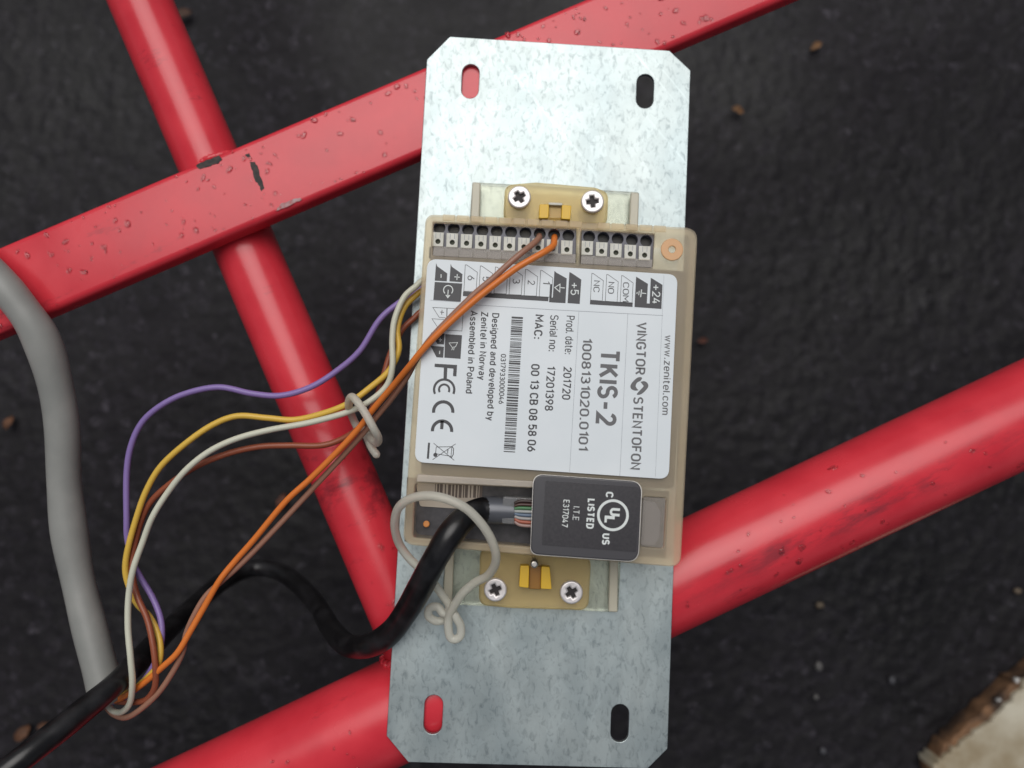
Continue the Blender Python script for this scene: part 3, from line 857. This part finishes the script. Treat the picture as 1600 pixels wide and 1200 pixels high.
# barcode
bc = Print(zp)
r2 = random.Random(5)
def lerp2(a, b, t): return (a[0] + (b[0] - a[0]) * t, a[1] + (b[1] - a[1]) * t)
a0, a1, b0, b1 = (799.5, 494.5), (787, 706), (817.2, 495.5), (804.8, 707)
pos = 0.0
while pos < 211:
    w = r2.choice([1.0, 1.0, 2.0, 2.0, 3.0]); g = r2.choice([.9, .9, 1.7, 2.3])
    e = min(pos + w, 211.5)
    bc.poly([lerp2(a0, a1, pos / 211.5), lerp2(b0, b1, pos / 211.5), lerp2(b0, b1, e / 211.5), lerp2(a0, a1, e / 211.5)])
    pos = e + g
bc.build('barcode', M_ink, label)

# terminal tabs: filled, outlined, and the white signs on the filled ones
fl, ol = Print(zp), Print(zp)
signs = []
def new_sign():
    signs.append(Print(zw)); return signs[-1]
fl.poly(z2((276, 605), (288, 640), (392, 715), (387, 797), (262, 790)))
fl.poly(z2((428, 615), (440, 645), (550, 722), (545, 806), (415, 797)))
fl.poly(z2((262, 803), (548, 820), (532, 1010), (247, 990)))
fl.poly(z2((557, 903), (1448, 959), (1444, 1005), (555, 950)))
for k in range(6):
    dx, dy = 157 * k, 11.5 * k
    q = z2((580 + dx, 625 + dy), (597 + dx, 627 + dy), (706 + dx, 703 + dy), (692 + dx, 905 + dy), (565 + dx, 900 + dy))
    ol.stroke(q, .75, closed=True)
for k, ch in enumerate('654321'):
    x, y = z2((604 + 157 * k, 735 + 11.5 * k))[0]
    ol.text(ch, (x, y), (x - .4, y + (4.5 if ch == '1' else 7.5)), 11.5, .0)
fl.poly(z3((42, 622), (62, 640), (170, 700), (157, 958), (-14, 948), (-3, 760), (18, 760), (10, 900), (25, 900)))
fl.poly(z3((198, 633), (222, 645), (322, 712), (305, 966), (179, 957)))
for k in range(3):
    dx, dy = 155 * k, 11.5 * k
    q = z3((432 + dx, 647 + dy), (448 + dx, 650 + dy), (552 + dx, 724 + dy), (540 + dx, 935 + dy), (417 + dx, 925 + dy))
    ol.stroke(q, .7, closed=True)
for s, x, y, L in (('NC', 452, 720, 122), ('NO', 603, 735, 122), ('COM', 756, 740, 205)):
    (sx, sy), = z3((x, y)); ol.text(s, (sx, sy), (sx - .9, sy + L / 6.667), 9.8, .0)
fl.poly(z3((414, 927), (858, 952), (855, 997), (411, 970)))
fl.poly(z3((893, 682), (915, 695), (1016, 757), (1004, 960), (1034, 962), (1046, 694), (1068, 706), (1168, 768), (1156, 1018), (876, 998)))
# lower left tabs
ol.stroke(z4((242, 2), (388, 10), (385, 112), (308, 105)), .7, closed=True)
ol.stroke(z4((233, 120), (385, 130), (382, 228), (300, 222)), .7, closed=True)
ol.stroke(z4((392, 10), (560, 20), (545, 248), (384, 238)), .7, closed=True)
fl.poly(z4((220, 265), (366, 275), (358, 388), (290, 383)))
fl.poly(z4((218, 402), (358, 412), (350, 526), (280, 521)))
fl.poly(z4((372, 280), (546, 292), (530, 538), (362, 525)))
ol.stroke(z4((338, 28), (334, 78)), 1.0); ol.stroke(z4((318, 50), (358, 54)), 1.0)
ol.stroke(z4((326, 165), (322, 205)), 1.0)
wt_ = new_sign()
wt_.stroke(z4((320, 320), (318, 358)), 1.2); wt_.stroke(z4((302, 336), (338, 340)), 1.2)
wt_ = new_sign()
wt_.stroke(z4((314, 455), (312, 488)), 1.4)
wt_ = new_sign()
wt_.stroke(z4((412, 372), (500, 368), (478, 412), (442, 418)), .9, closed=True)
wt_.stroke(z4((450, 415), (440, 448)), .9); wt_.stroke(z4((465, 415), (458, 448)), .9)
# signs on filled tabs
wt_ = new_sign()
wt_.stroke(z2((328, 723), (328, 760)), 1.3)
wt_ = new_sign()
wt_.stroke(z2((497, 722), (492, 783)), 1.4); wt_.stroke(z2((467, 750), (523, 755)), 1.4)
wt_ = new_sign()
(cx, cy), = z2((402, 888)); wt_.arc(cx, cy, 7.2, 1.5, 115 - 360 + 20, 45, 24)
wt_.stroke(z2((403, 885), (397, 950)), 1.3); wt_.poly(z2((372, 938), (425, 942), (397, 975)))
wt_ = new_sign()
wt_.stroke(z3((45, 795), (100, 760), (98, 840)), 1.3, closed=True); wt_.stroke(z3((100, 795), (152, 800)), 1.4)
(sx, sy), = z3((212, 745)); new_sign().text('+5', (sx, sy), (sx - .6, sy + 19), 13, .004)
(sx, sy), = z3((1062, 765)); new_sign().text('+24', (sx, sy), (sx - .8, sy + 29), 13, .004)
wt_ = new_sign()
wt_.stroke(z3((950, 815), (940, 895)), 1.6); wt_.stroke(z3((945, 852), (998, 858)), 1.4)
wt_.stroke(z3((925, 830), (920, 875)), 1.2); wt_.stroke(z3((904, 842), (901, 862)), 1.2)
# thin ruled lines
rl = Print(zp)
rl.stroke(z2((215, 993), (520, 1012)), .5); rl.stroke([(720, 475), (865, 484), (1036, 493)], .6)
rl.stroke([(1037.5, 430), (1024, 745)], .35); rl.stroke([(981, 490), (968.5, 744)], .45); rl.stroke([(904.5, 487), (890, 737)], .45)
rl.build('ruled_lines', M_line, label)

# certification marks
fc = Print(zp)
fc.poly(z4((262, 588), (495, 602), (487, 720), (452, 718), (457, 640), (393, 634), (388, 745), (353, 742), (357, 630), (260, 622)))
(cx, cy), = z4((360, 858)); fc.arc(cx, cy, 15.8, 3.6, 155, 385, 30); fc.arc(cx, cy, 8.0, 3.2, 150, 390, 24)
(cx, cy), = z6((350, 152)); fc.arc(cx, cy, 15.0, 5.0, 172, 368, 30)
(cx, cy), = z6((338, 352)); fc.arc(cx, cy, 15.0, 5.0, 176, 368, 30)
fc.poly(z6((323, 250), (357, 252), (350, 338), (317, 336)))
fc.poly(z6((192, 478), (213, 479), (201, 646), (179, 644)))
fc.stroke(z6((250, 483), (465, 662)), .9); fc.stroke(z6((480, 490), (240, 655)), .9)
fc.stroke(z6((278, 522), (440, 520), (432, 620), (270, 592)), .9, closed=True)
fc.stroke(z6((440, 515), (458, 540), (455, 600), (436, 632), (418, 628)), 1.2); fc.stroke(z6((400, 545), (395, 590)), 1.2)
(cx, cy), = z6((268, 605)); fc.arc(cx, cy, 1.6, 3.2, 0, 360, 14)
fc.build('certification_marks', M_ink, label)
fl.build('filled_tabs', M_ink, label); ol.build('outlined_tabs', M_ink, label); [q.build('tab_sign', M_white, label) for q in signs]

# ---- lower bay: board, sticker with barcode, led, jack
zr = 0.0135
bay = slab('jack_bay', [PP([(636, 746), (1046, 768), (1040, 872), (632, 846)], zr)], zr - .0015, zr, M_pcb, module)
zs = zr + .0004
pap = slab('inner_sticker', [rounded(PP([(650, 754), (752, 759), (750, 797), (656, 791)], zs), .001, 4)], zr + .00005, zs, M_paper, bay)
ib = Print(zs + .00005)
pos = 0
while pos < 70:
    w = r2.choice([1.2, 2, 3.2, 4.5]); g = r2.choice([1.2, 2, 3.2])
    ib.poly([(680 + pos, 755.5), (680 + pos + w, 756), (680 + pos + w - 1, 778), (680 + pos - 1, 777.5)])
    pos += w + g
ib.build('sticker_barcode', M_dimink, pap)
slab('status_led', [circle_px(666, 819, 5.2, zr + .001, 16)], zr, zr + .001, M_led, bay, bevel=.0003)
ridge = boxpx('ledge', [(652, 741), (835, 752), (835, 762), (650, 753)], ZF + .00005, ZF + .0007, M_case_top, cover, r=.0003, bevel=.0003)
# socket with the black approval sticker
ZJ = 0.0275
jk = slab('network_socket', [rounded(PP([(834, 741), (1003, 753), (997, 878), (829, 866)], ZJ), [.0030, .0034, .0034, .0024], 8)], zr, ZJ, M_tag, module, bevel=.0004, res=3)
rim = PP([(834, 741), (1003, 753), (997, 878), (829, 866)], ZJ - .0006)
slab('metal_rim', [rounded([v + (v - Vector(rim[0]).lerp(Vector(rim[2]), .5)).normalized() * .0002 for v in rim], [.0030, .0034, .0034, .0024], 8)], ZJ - .0016, ZJ - .0006, M_metal, jk)
film = slab('approval_sticker', [rounded(PP([(852, 751), (1000.5, 761), (994, 863), (846.5, 851.5)], ZJ + .0001), [.0003, .0015, .0006, .0003], 4)], ZJ + .00002, ZJ + .00012, M_tagfilm, jk)
ul = Print(ZJ + .00017)
z7 = zoomed(820, 700, 5.714)
def t7(s, a, b, h, bold=0.0):
    (p, q) = z7(a, b); ul.text(s, p, q, h, bold)
t7('C', (722, 388), (718, 440), 13.0, .028)
t7('US', (690, 760), (684, 862), 13.2, .03)
t7('LISTED', (560, 450), (543, 718), 13.0, .03)
t7('I.T.E', (434, 520), (426, 642), 10.0, .0)
t7('E317047', (345, 460), (326, 706), 10.0, .008)
t7('U', (757, 532), (752, 605), 19.0, .03)
t7('L', (710, 602), (706, 664), 19.0, .03)
(cx, cy), = z7((787, 600)); ul.arc(cx, cy, 22.8, 4.2, 0, 360, 48)
ul.build('approval_print', M_white, film)
# darker pocket showing in the plastic to the right of the socket
pk = slab('latch', [rounded(PP([(1003, 782), (1024, 785), (1032, 800), (1030, 840), (1022, 852), (998, 850)], ZF - .0012), .001, 4)], zr, ZF - .0012, M_term, bay)

# ------------------------------------------------------------------ cables
# grey multicore cable and its six thin wires
grey = thing('multicore_cable', P(152, 1035, -0.006), 'thick grey cable at the left with six coloured wires fanned out of its stripped end', 'cable')
gpts = [(-120, 345, .004), (-60, 385, .006), (-5, 437, .0075), (33, 480, .006), (63, 527, .003), (84, 590, -.001), (97, 665, -.005), (100, 745, -.008), (107, 820, -.010), (119, 892, -.011), (136, 965, -.011), (154, 1035, -.010), (166, 1078, -.0095), (176, 1100, -.009)]
tube('sheath', [P(a, b, z) for a, b, z in gpts], .0053, M_grey, grey, sides=28,
     rfun=lambda t: 1 + .035 * math.sin(t * 23) + .03 * math.sin(t * 41 + 1))
def wire(label_, color, pts, r=.00098, parent=grey):
    o = tube('wire', [P(a, b, z) for a, b, z in pts], r, wirem(label_.replace(' ', '_'), color), parent, sides=12, per=7)
    o['label'] = label_ + ' wire'
    return o
wire('violet', (0.25, 0.17, 0.42), [(690, 440, .004), (660, 450, .004), (621, 475, .004), (592, 501, .004), (563, 547, .003), (527, 579, .002), (485, 605, .002), (439, 618, .002), (394, 615, .002), (342, 605, .002), (290, 615, .002), (251, 634, .002), (222, 660, .001), (205, 696, 0), (198, 740, -.001), (198, 810, -.002), (199, 840, -.003), (207, 877, -.004), (220, 903, -.005), (238, 933, -.005), (250, 963, -.004), (253, 990, -.003), (249, 1017, -.003), (236, 1047, -.004), (212, 1078, -.006), (185, 1094, -.008), (172, 1096, -.009)])
wire('yellow', (0.72, 0.46, 0.07), [(690, 450, .006), (665, 452, .006), (649, 462, .006), (631, 482, .0065), (621, 514, .007), (623, 547, .007), (608, 579, .0065), (579, 605, .006), (543, 631, .006), (501, 647, .005), (459, 656, .004), (417, 653, .004), (371, 650, .004), (332, 664, .004), (290, 693, .004), (251, 729, .003), (228, 768, .002), (213, 810, .001), (200, 857, .0), (196, 890, -.001), (202, 917, -.002), (214, 943, -.003), (233, 963, -.003), (247, 990, -.002), (251, 1018, -.001), (246, 1040, -.001), (230, 1059, -.003), (210, 1076, -.006), (185, 1090, -.008), (174, 1094, -.009)])
wire('white', (0.62, 0.62, 0.50), [(700, 430, .009), (665, 436, .009), (649, 448, .009), (631, 465, .009), (617, 498, .009), (613, 530, .009), (613, 573, .009), (604, 603, .008), (576, 628, .008), (543, 644, .007), (485, 660, .006), (420, 672, .006), (368, 686, .006), (326, 706, .006), (290, 735, .006), (261, 771, .005), (238, 808, .005), (223, 847, .004), (208, 890, .004), (201, 933, .003), (200, 980, .003), (204, 1027, .003), (207, 1067, .001), (203, 1098, -.003), (191, 1112, -.006), (177, 1111, -.008), (166, 1100, -.009)])
wire('red brown', (0.28, 0.075, 0.035), [(690, 478, .003), (660, 486, .003), (646, 498, .003), (628, 516, .003), (611, 550, .003), (601, 582, .003), (591, 615, .003), (578, 645, .003), (563, 667, .003), (534, 686, .002), (501, 696, .002), (452, 696, .002), (404, 698, .002), (355, 709, .002), (306, 729, .002), (267, 755, .001), (238, 781, .0), (223, 807, -.001), (213, 840, -.002), (206, 883, -.002), (213, 927, -.001), (230, 967, .0), (239, 1007, .001), (243, 1043, .001), (242, 1073, -.001), (230, 1092, -.004), (212, 1097, -.006), (185, 1096, -.008), (172, 1093, -.009)])
wire('bright orange', (0.72, 0.19, 0.03), [(866.5, 370, .0195), (866, 375, .0235), (864, 384, .0260), (850, 394, .0285), (820, 411, .0295), (797, 426, .0295), (748, 464, .029), (707, 500, .0285), (677, 529, .0278), (655, 553, .0265), (640, 572, .0245), (615, 602, .019), (582, 641, .0135), (560, 670, .011), (527, 706, .009), (485, 748, .007), (446, 784, .006), (397, 843, .004), (367, 877, .003), (343, 907, .003), (320, 947, .002), (297, 987, .002), (277, 1020, .002), (253, 1043, .001), (230, 1063, -.001), (207, 1080, -.004), (187, 1092, -.007), (174, 1096, -.009)])
wire('dusky pink brown', (0.33, 0.165, 0.11), [(842.5, 368, .0195), (842, 372, .0235), (833, 381, .0265), (814, 396, .0285), (793, 414, .029), (770, 435, .0288), (745, 456, .0285), (724, 476, .0282), (703, 497, .0275), (674, 528, .0265), (654, 556, .0245), (634, 592, .020), (614, 620, .015), (592, 647, .011), (563, 682, .008), (527, 722, .006), (488, 764, .004), (450, 805, .003), (397, 861, .002), (367, 890, .0015), (343, 911, .001), (321, 932, .001), (304, 960, .001), (291, 990, .0), (285, 1020, .0), (268, 1053, -.001), (247, 1083, -.002), (220, 1108, -.004), (197, 1121, -.006), (178, 1116, -.008), (166, 1104, -.009)], r=.00092)

# black network cable: from the socket, down past the plate, and back up to the left edge
net = thing('network_cable', P(600, 1000, .0), 'glossy black cable curving from the socket on the module to the lower left corner', 'cable')
cpts = [(768, 797, .0205), (750, 798, .0215), (732, 805, .0245), (714, 822, .0278), (696, 846, .0290), (676, 880, .0270), (658, 915, .0210), (638, 950, .0140), (616, 982, .0075), (592, 1002, .0025), (565, 1011, -.003), (540, 1006, -.018), (517, 982, -.045), (495, 945, -.070), (468, 915, -.088), (435, 893, -.098), (395, 888, -.100), (352, 906, -.088), (308, 942, -.064), (262, 985, -.036), (222, 1027, -.012), (180, 1069, .0005), (130, 1110, .009), (80, 1150, .017), (20, 1196, .024), (-60, 1256, .026), (-150, 1320, .02)]
jacket = tube('jacket', [P(a, b, z) for a, b, z in cpts], .00375, M_cable, net, sides=24, per=10, rfun=lambda t: 1 + .03 * math.sin(t * 60))
slv = tube('plug_sleeve', [P(a, b, .0205) for a, b in ((752, 797), (762, 797), (786, 798), (806, 799))], .0041, M_silver, net, sides=20, rfun=lambda t: 1 - .12 * abs(t - .5))
boxpx('plug_body', [(786, 776), (845, 780), (843, 823), (784, 818)], .0165, .0240, M_plug, net, r=.0005, bevel=.0003)
for k, (nm, c) in enumerate((('dark_brown', (.06, .03, .025)), ('dark_brown', (.10, .04, .03)), ('green', (.10, .30, .12)), ('white', (.55, .57, .55)), ('blue', (.18, .25, .36)), ('white', (.55, .52, .50)), ('orange', (.60, .16, .09)), ('pale_pink', (.55, .36, .32)))):
    y = 783 + 5.4 * k
    tube('conductor', [P(804, 797 + (y - 797) * .75, .0245), P(815, y, .0247), P(846, y + 1.5, .0247)], .00050, wirem('core_' + nm, tuple(x * .6 for x in c)), net, sides=8)
# faint white print on the jacket
# ------------------------------------------------------------------ milky plastic cord ties
z8 = zoomed(590, 740, 4.285)
t1 = thing('cord_tie', P(700, 950, .01), 'milky plastic cord looped round the black cable and knotted over the lower bracket', 'cable tie')
loop = [((430, 985), .0100), ((385, 985), .0104), ((340, 950), .0110), ((352, 900), .0116), ((402, 892), .0122), ((440, 935), .0126), ((474, 930), .0130), ((478, 880), .0135), ((440, 820), .014), ((395, 760), .0145), ((310, 660), .015), ((215, 570), .016), ((150, 480), .0185), ((122, 400), .022), ((115, 320), .0255), ((140, 230), .0290), ((215, 170), .0320), ((330, 148), .0340), ((460, 170), .0350), ((590, 232), .0348), ((690, 330), .0340), ((755, 430), .0325), ((790, 530), .0300), ((785, 610), .0270), ((735, 685), .0230), ((650, 730), .0200), ((570, 800), .0180), ((515, 880), .0160), ((478, 960), .0145), ((475, 1050), .0138), ((492, 1100), .0134), ((525, 1108), .0134), ((556, 1080), .0136), ((556, 1020), .0140), ((530, 970), .0146), ((505, 930), .0142), ((480, 890), .0125)]
tube('cord', [P(*z8(p)[0], z) for p, z in loop], .00128, M_cord, t1, sides=14, per=8, round_cap=True)
t2 = thing('cord_tie', P(570, 655, .006), 'short milky plastic cord twisted round the bunch of thin coloured wires', 'cable tie')
l2 = [(558, 668, .001), (552, 655, .002), (546, 640, .006), (545, 628, .0105), (550, 620, .0135), (560, 630, .0150), (572, 648, .0165), (584, 670, .0165), (591, 684, .0140), (589, 692, .0100), (580, 686, .0060), (570, 672, .0030), (568, 670, .002), (574, 684, .004), (581, 700, .006), (588, 710, .007)]
tube('cord', [P(*q) for q in l2], .00125, M_cord, t2, sides=14, per=8, round_cap=True)

# ------------------------------------------------------------------ small things on the asphalt
def ragged(name, outline, z0, z1, m, jit, sub=6, parent=None, bevel=0.0):
    pts = PP(outline, z1); out = []
    for i in range(len(pts)):
        a, b = pts[i], pts[(i + 1) % len(pts)]
        for j in range(sub):
            q = a.lerp(b, j / sub)
            out.append(q + Vector((random.uniform(-1, 1), random.uniform(-1, 1), 0)) * jit)
    return slab(name, [out], z0, z1, m, parent, bevel=bevel)
M_board = vary(mat('weathered_cream_board', (0.5, 0.46, 0.36), 0.7), (0.30, 0.24, 0.15), (0.56, 0.52, 0.41), 34, 7, .32, .60, bump=.3, bscale=200, bdist=.001)
M_rot = vary(mat('rotten_brown_edge', (0.12, 0.06, 0.03), 0.8), (0.03, 0.018, 0.012), (0.24, 0.125, 0.06), 90, 6, bump=.4, bscale=400, bdist=.001)
M_flake = vary(mat('flaking_white_paint', (0.6, 0.6, 0.58), 0.7), (0.35, 0.33, 0.30), (0.7, 0.7, 0.68), 300)
board_t = thing('weathered_board', P(1600, 1180, GZ), 'weathered cream board with a rotten brown edge lying in the lower right corner', 'board')
zbt = GZ + .016
ragged('board_face', [(1470, 1330), (1462, 1197), (1482, 1178), (1504, 1160), (1542, 1134), (1574, 1101), (1604, 1068), (1720, 985), (1800, 1300)], GZ + .001, zbt, M_board, .0012, 5, board_t, bevel=.0006)
ragged('rotten_edge', [(1468, 1330), (1459, 1202), (1479, 1166), (1514, 1133), (1550, 1100), (1582, 1068), (1606, 1050), (1716, 968), (1722, 985), (1604, 1070), (1574, 1103), (1542, 1136), (1504, 1162), (1464, 1199), (1474, 1330)], GZ + .001, zbt - .003, M_rot, .0013, 5, board_t, bevel=.0006)
for px, py, r in ((1590, 1064, 3), (1562, 1094, 2.5)):
    ragged('paint_flake', [(px - r, py - r * .6), (px + r * .8, py - r), (px + r, py + r * .5), (px - r * .4, py + r * .8)], zbt - .003, zbt - .001, M_flake, .0006, 3, board_t)

def leaf(px, py, L, ang, color, label_):
    z = GZ + .004
    c = P(px, py, z); k = mm_per_px(px, py, z)
    vs, fs = [], []
    n = 7
    for i in range(n + 1):
        t = i / n
        w = math.sin(math.pi * min(1, t * .93 + .05)) ** .8 * L * k * .28
        x = (t - .5) * L * k
        for s in (-1, 0, 1):
            q = Vector((x, s * w * random.uniform(.8, 1.15), .0012 * abs(s) + .001 * math.sin(t * 5)))
            vs.append(Vector((c.x + q.x * math.cos(ang) - q.y * math.sin(ang), c.y + q.x * math.sin(ang) + q.y * math.cos(ang), z + q.z)))
    for i in range(n):
        for s in range(2):
            a = i * 3 + s
            fs.append((a, a + 3, a + 4, a + 1))
    b = len(vs)
    vs2 = [v - Vector((0, 0, .0004)) for v in vs]
    m = vary(mat('dead_leaf_brown', color, .7), tuple(x * .7 for x in color), tuple(x * 1.2 for x in color), 300)
    o = mesh_ob('dead_leaf', vs + vs2, fs + [tuple(b + i for i in f[::-1]) for f in fs], m, None, smooth=True)
    return tag(o, label_, 'leaf', 'dead leaf scraps on the asphalt')
leaf(1275, 72, 22, .6, (.20, .10, .04), 'small tan leaf scrap on the asphalt near the top right corner')
leaf(1153, 173, 20, -.3, (.22, .11, .045), 'small tan leaf scrap on the asphalt right of the upper right plate slot')
leaf(1098, 532, 18, .2, (.10, .035, .022), 'dull red leaf scrap on the asphalt close to the right side of the module')
leaf(15, 660, 22, 1.2, (.13, .05, .018), 'brown leaf scrap on the asphalt at the left edge beside the grey cable')
leaf(36, 1145, 30, .9, (.11, .045, .018), 'largest brown leaf scrap, on the asphalt in the lower left corner')
leaf(72, 1133, 24, .1, (.09, .038, .018), 'smaller brown leaf scrap beside the largest one in the lower left corner')
leaf(441, 783, 26, 1.3, (.13, .045, .025), 'reddish leaf scrap on the asphalt under the orange wire')
leaf(288, 22, 26, .4, (.08, .038, .022), 'brown leaf scrap on the asphalt beside the top of the thin red tube')

M_peb = [vary(mat('pale_pebble', c, .6), tuple(x * .7 for x in c), c, 250) for c in ((.13, .125, .12), (.16, .12, .08), (.08, .08, .09))]
def pebble(px, py, r, m, label_):
    z = GZ + .0015
    c = P(px, py, z); R = r * mm_per_px(px, py, z)
    bm = bmesh.new()
    bmesh.ops.create_icosphere(bm, subdivisions=2, radius=1)
    rr = random.Random(px)
    sx, sy, sz = rr.uniform(.8, 1.2), rr.uniform(.75, 1.1), rr.uniform(.6, .8)
    for v in bm.verts:
        f = 1 + .14 * math.sin(v.co.x * 4 + px) * math.cos(v.co.y * 3 + py)
        v.co = Vector((v.co.x * sx * R * f, v.co.y * sy * R * f, v.co.z * sz * R * f))
    me = bpy.data.meshes.new('pebble'); bm.to_mesh(me); bm.free()
    me.polygons.foreach_set('use_smooth', [True] * len(me.polygons))
    me.materials.append(m)
    o = bpy.data.objects.new('pebble', me); o.location = c + Vector((0, 0, R * .5)); COL.objects.link(o)
    return tag(o, label_, 'pebble', 'pebbles on the asphalt')
pebble(1278, 1040, 7, M_peb[0], 'pale grey pebble on the asphalt midway between plate and board')
pebble(1280, 945, 6, M_peb[1], 'tan pebble on the asphalt just below the thick red tube')
pebble(1588, 923, 6, M_peb[1], 'tan pebble on the asphalt at the right edge of the picture')
pebble(1392, 1062, 6, M_peb[2], 'dark grey pebble on the asphalt left of the board')
pebble(1285, 1172, 6, M_peb[2], 'dark grey pebble on the asphalt at the bottom right of the plate')
pebble(1274, 1088, 5, M_peb[0], 'little grey pebble just below the pale grey pebble')
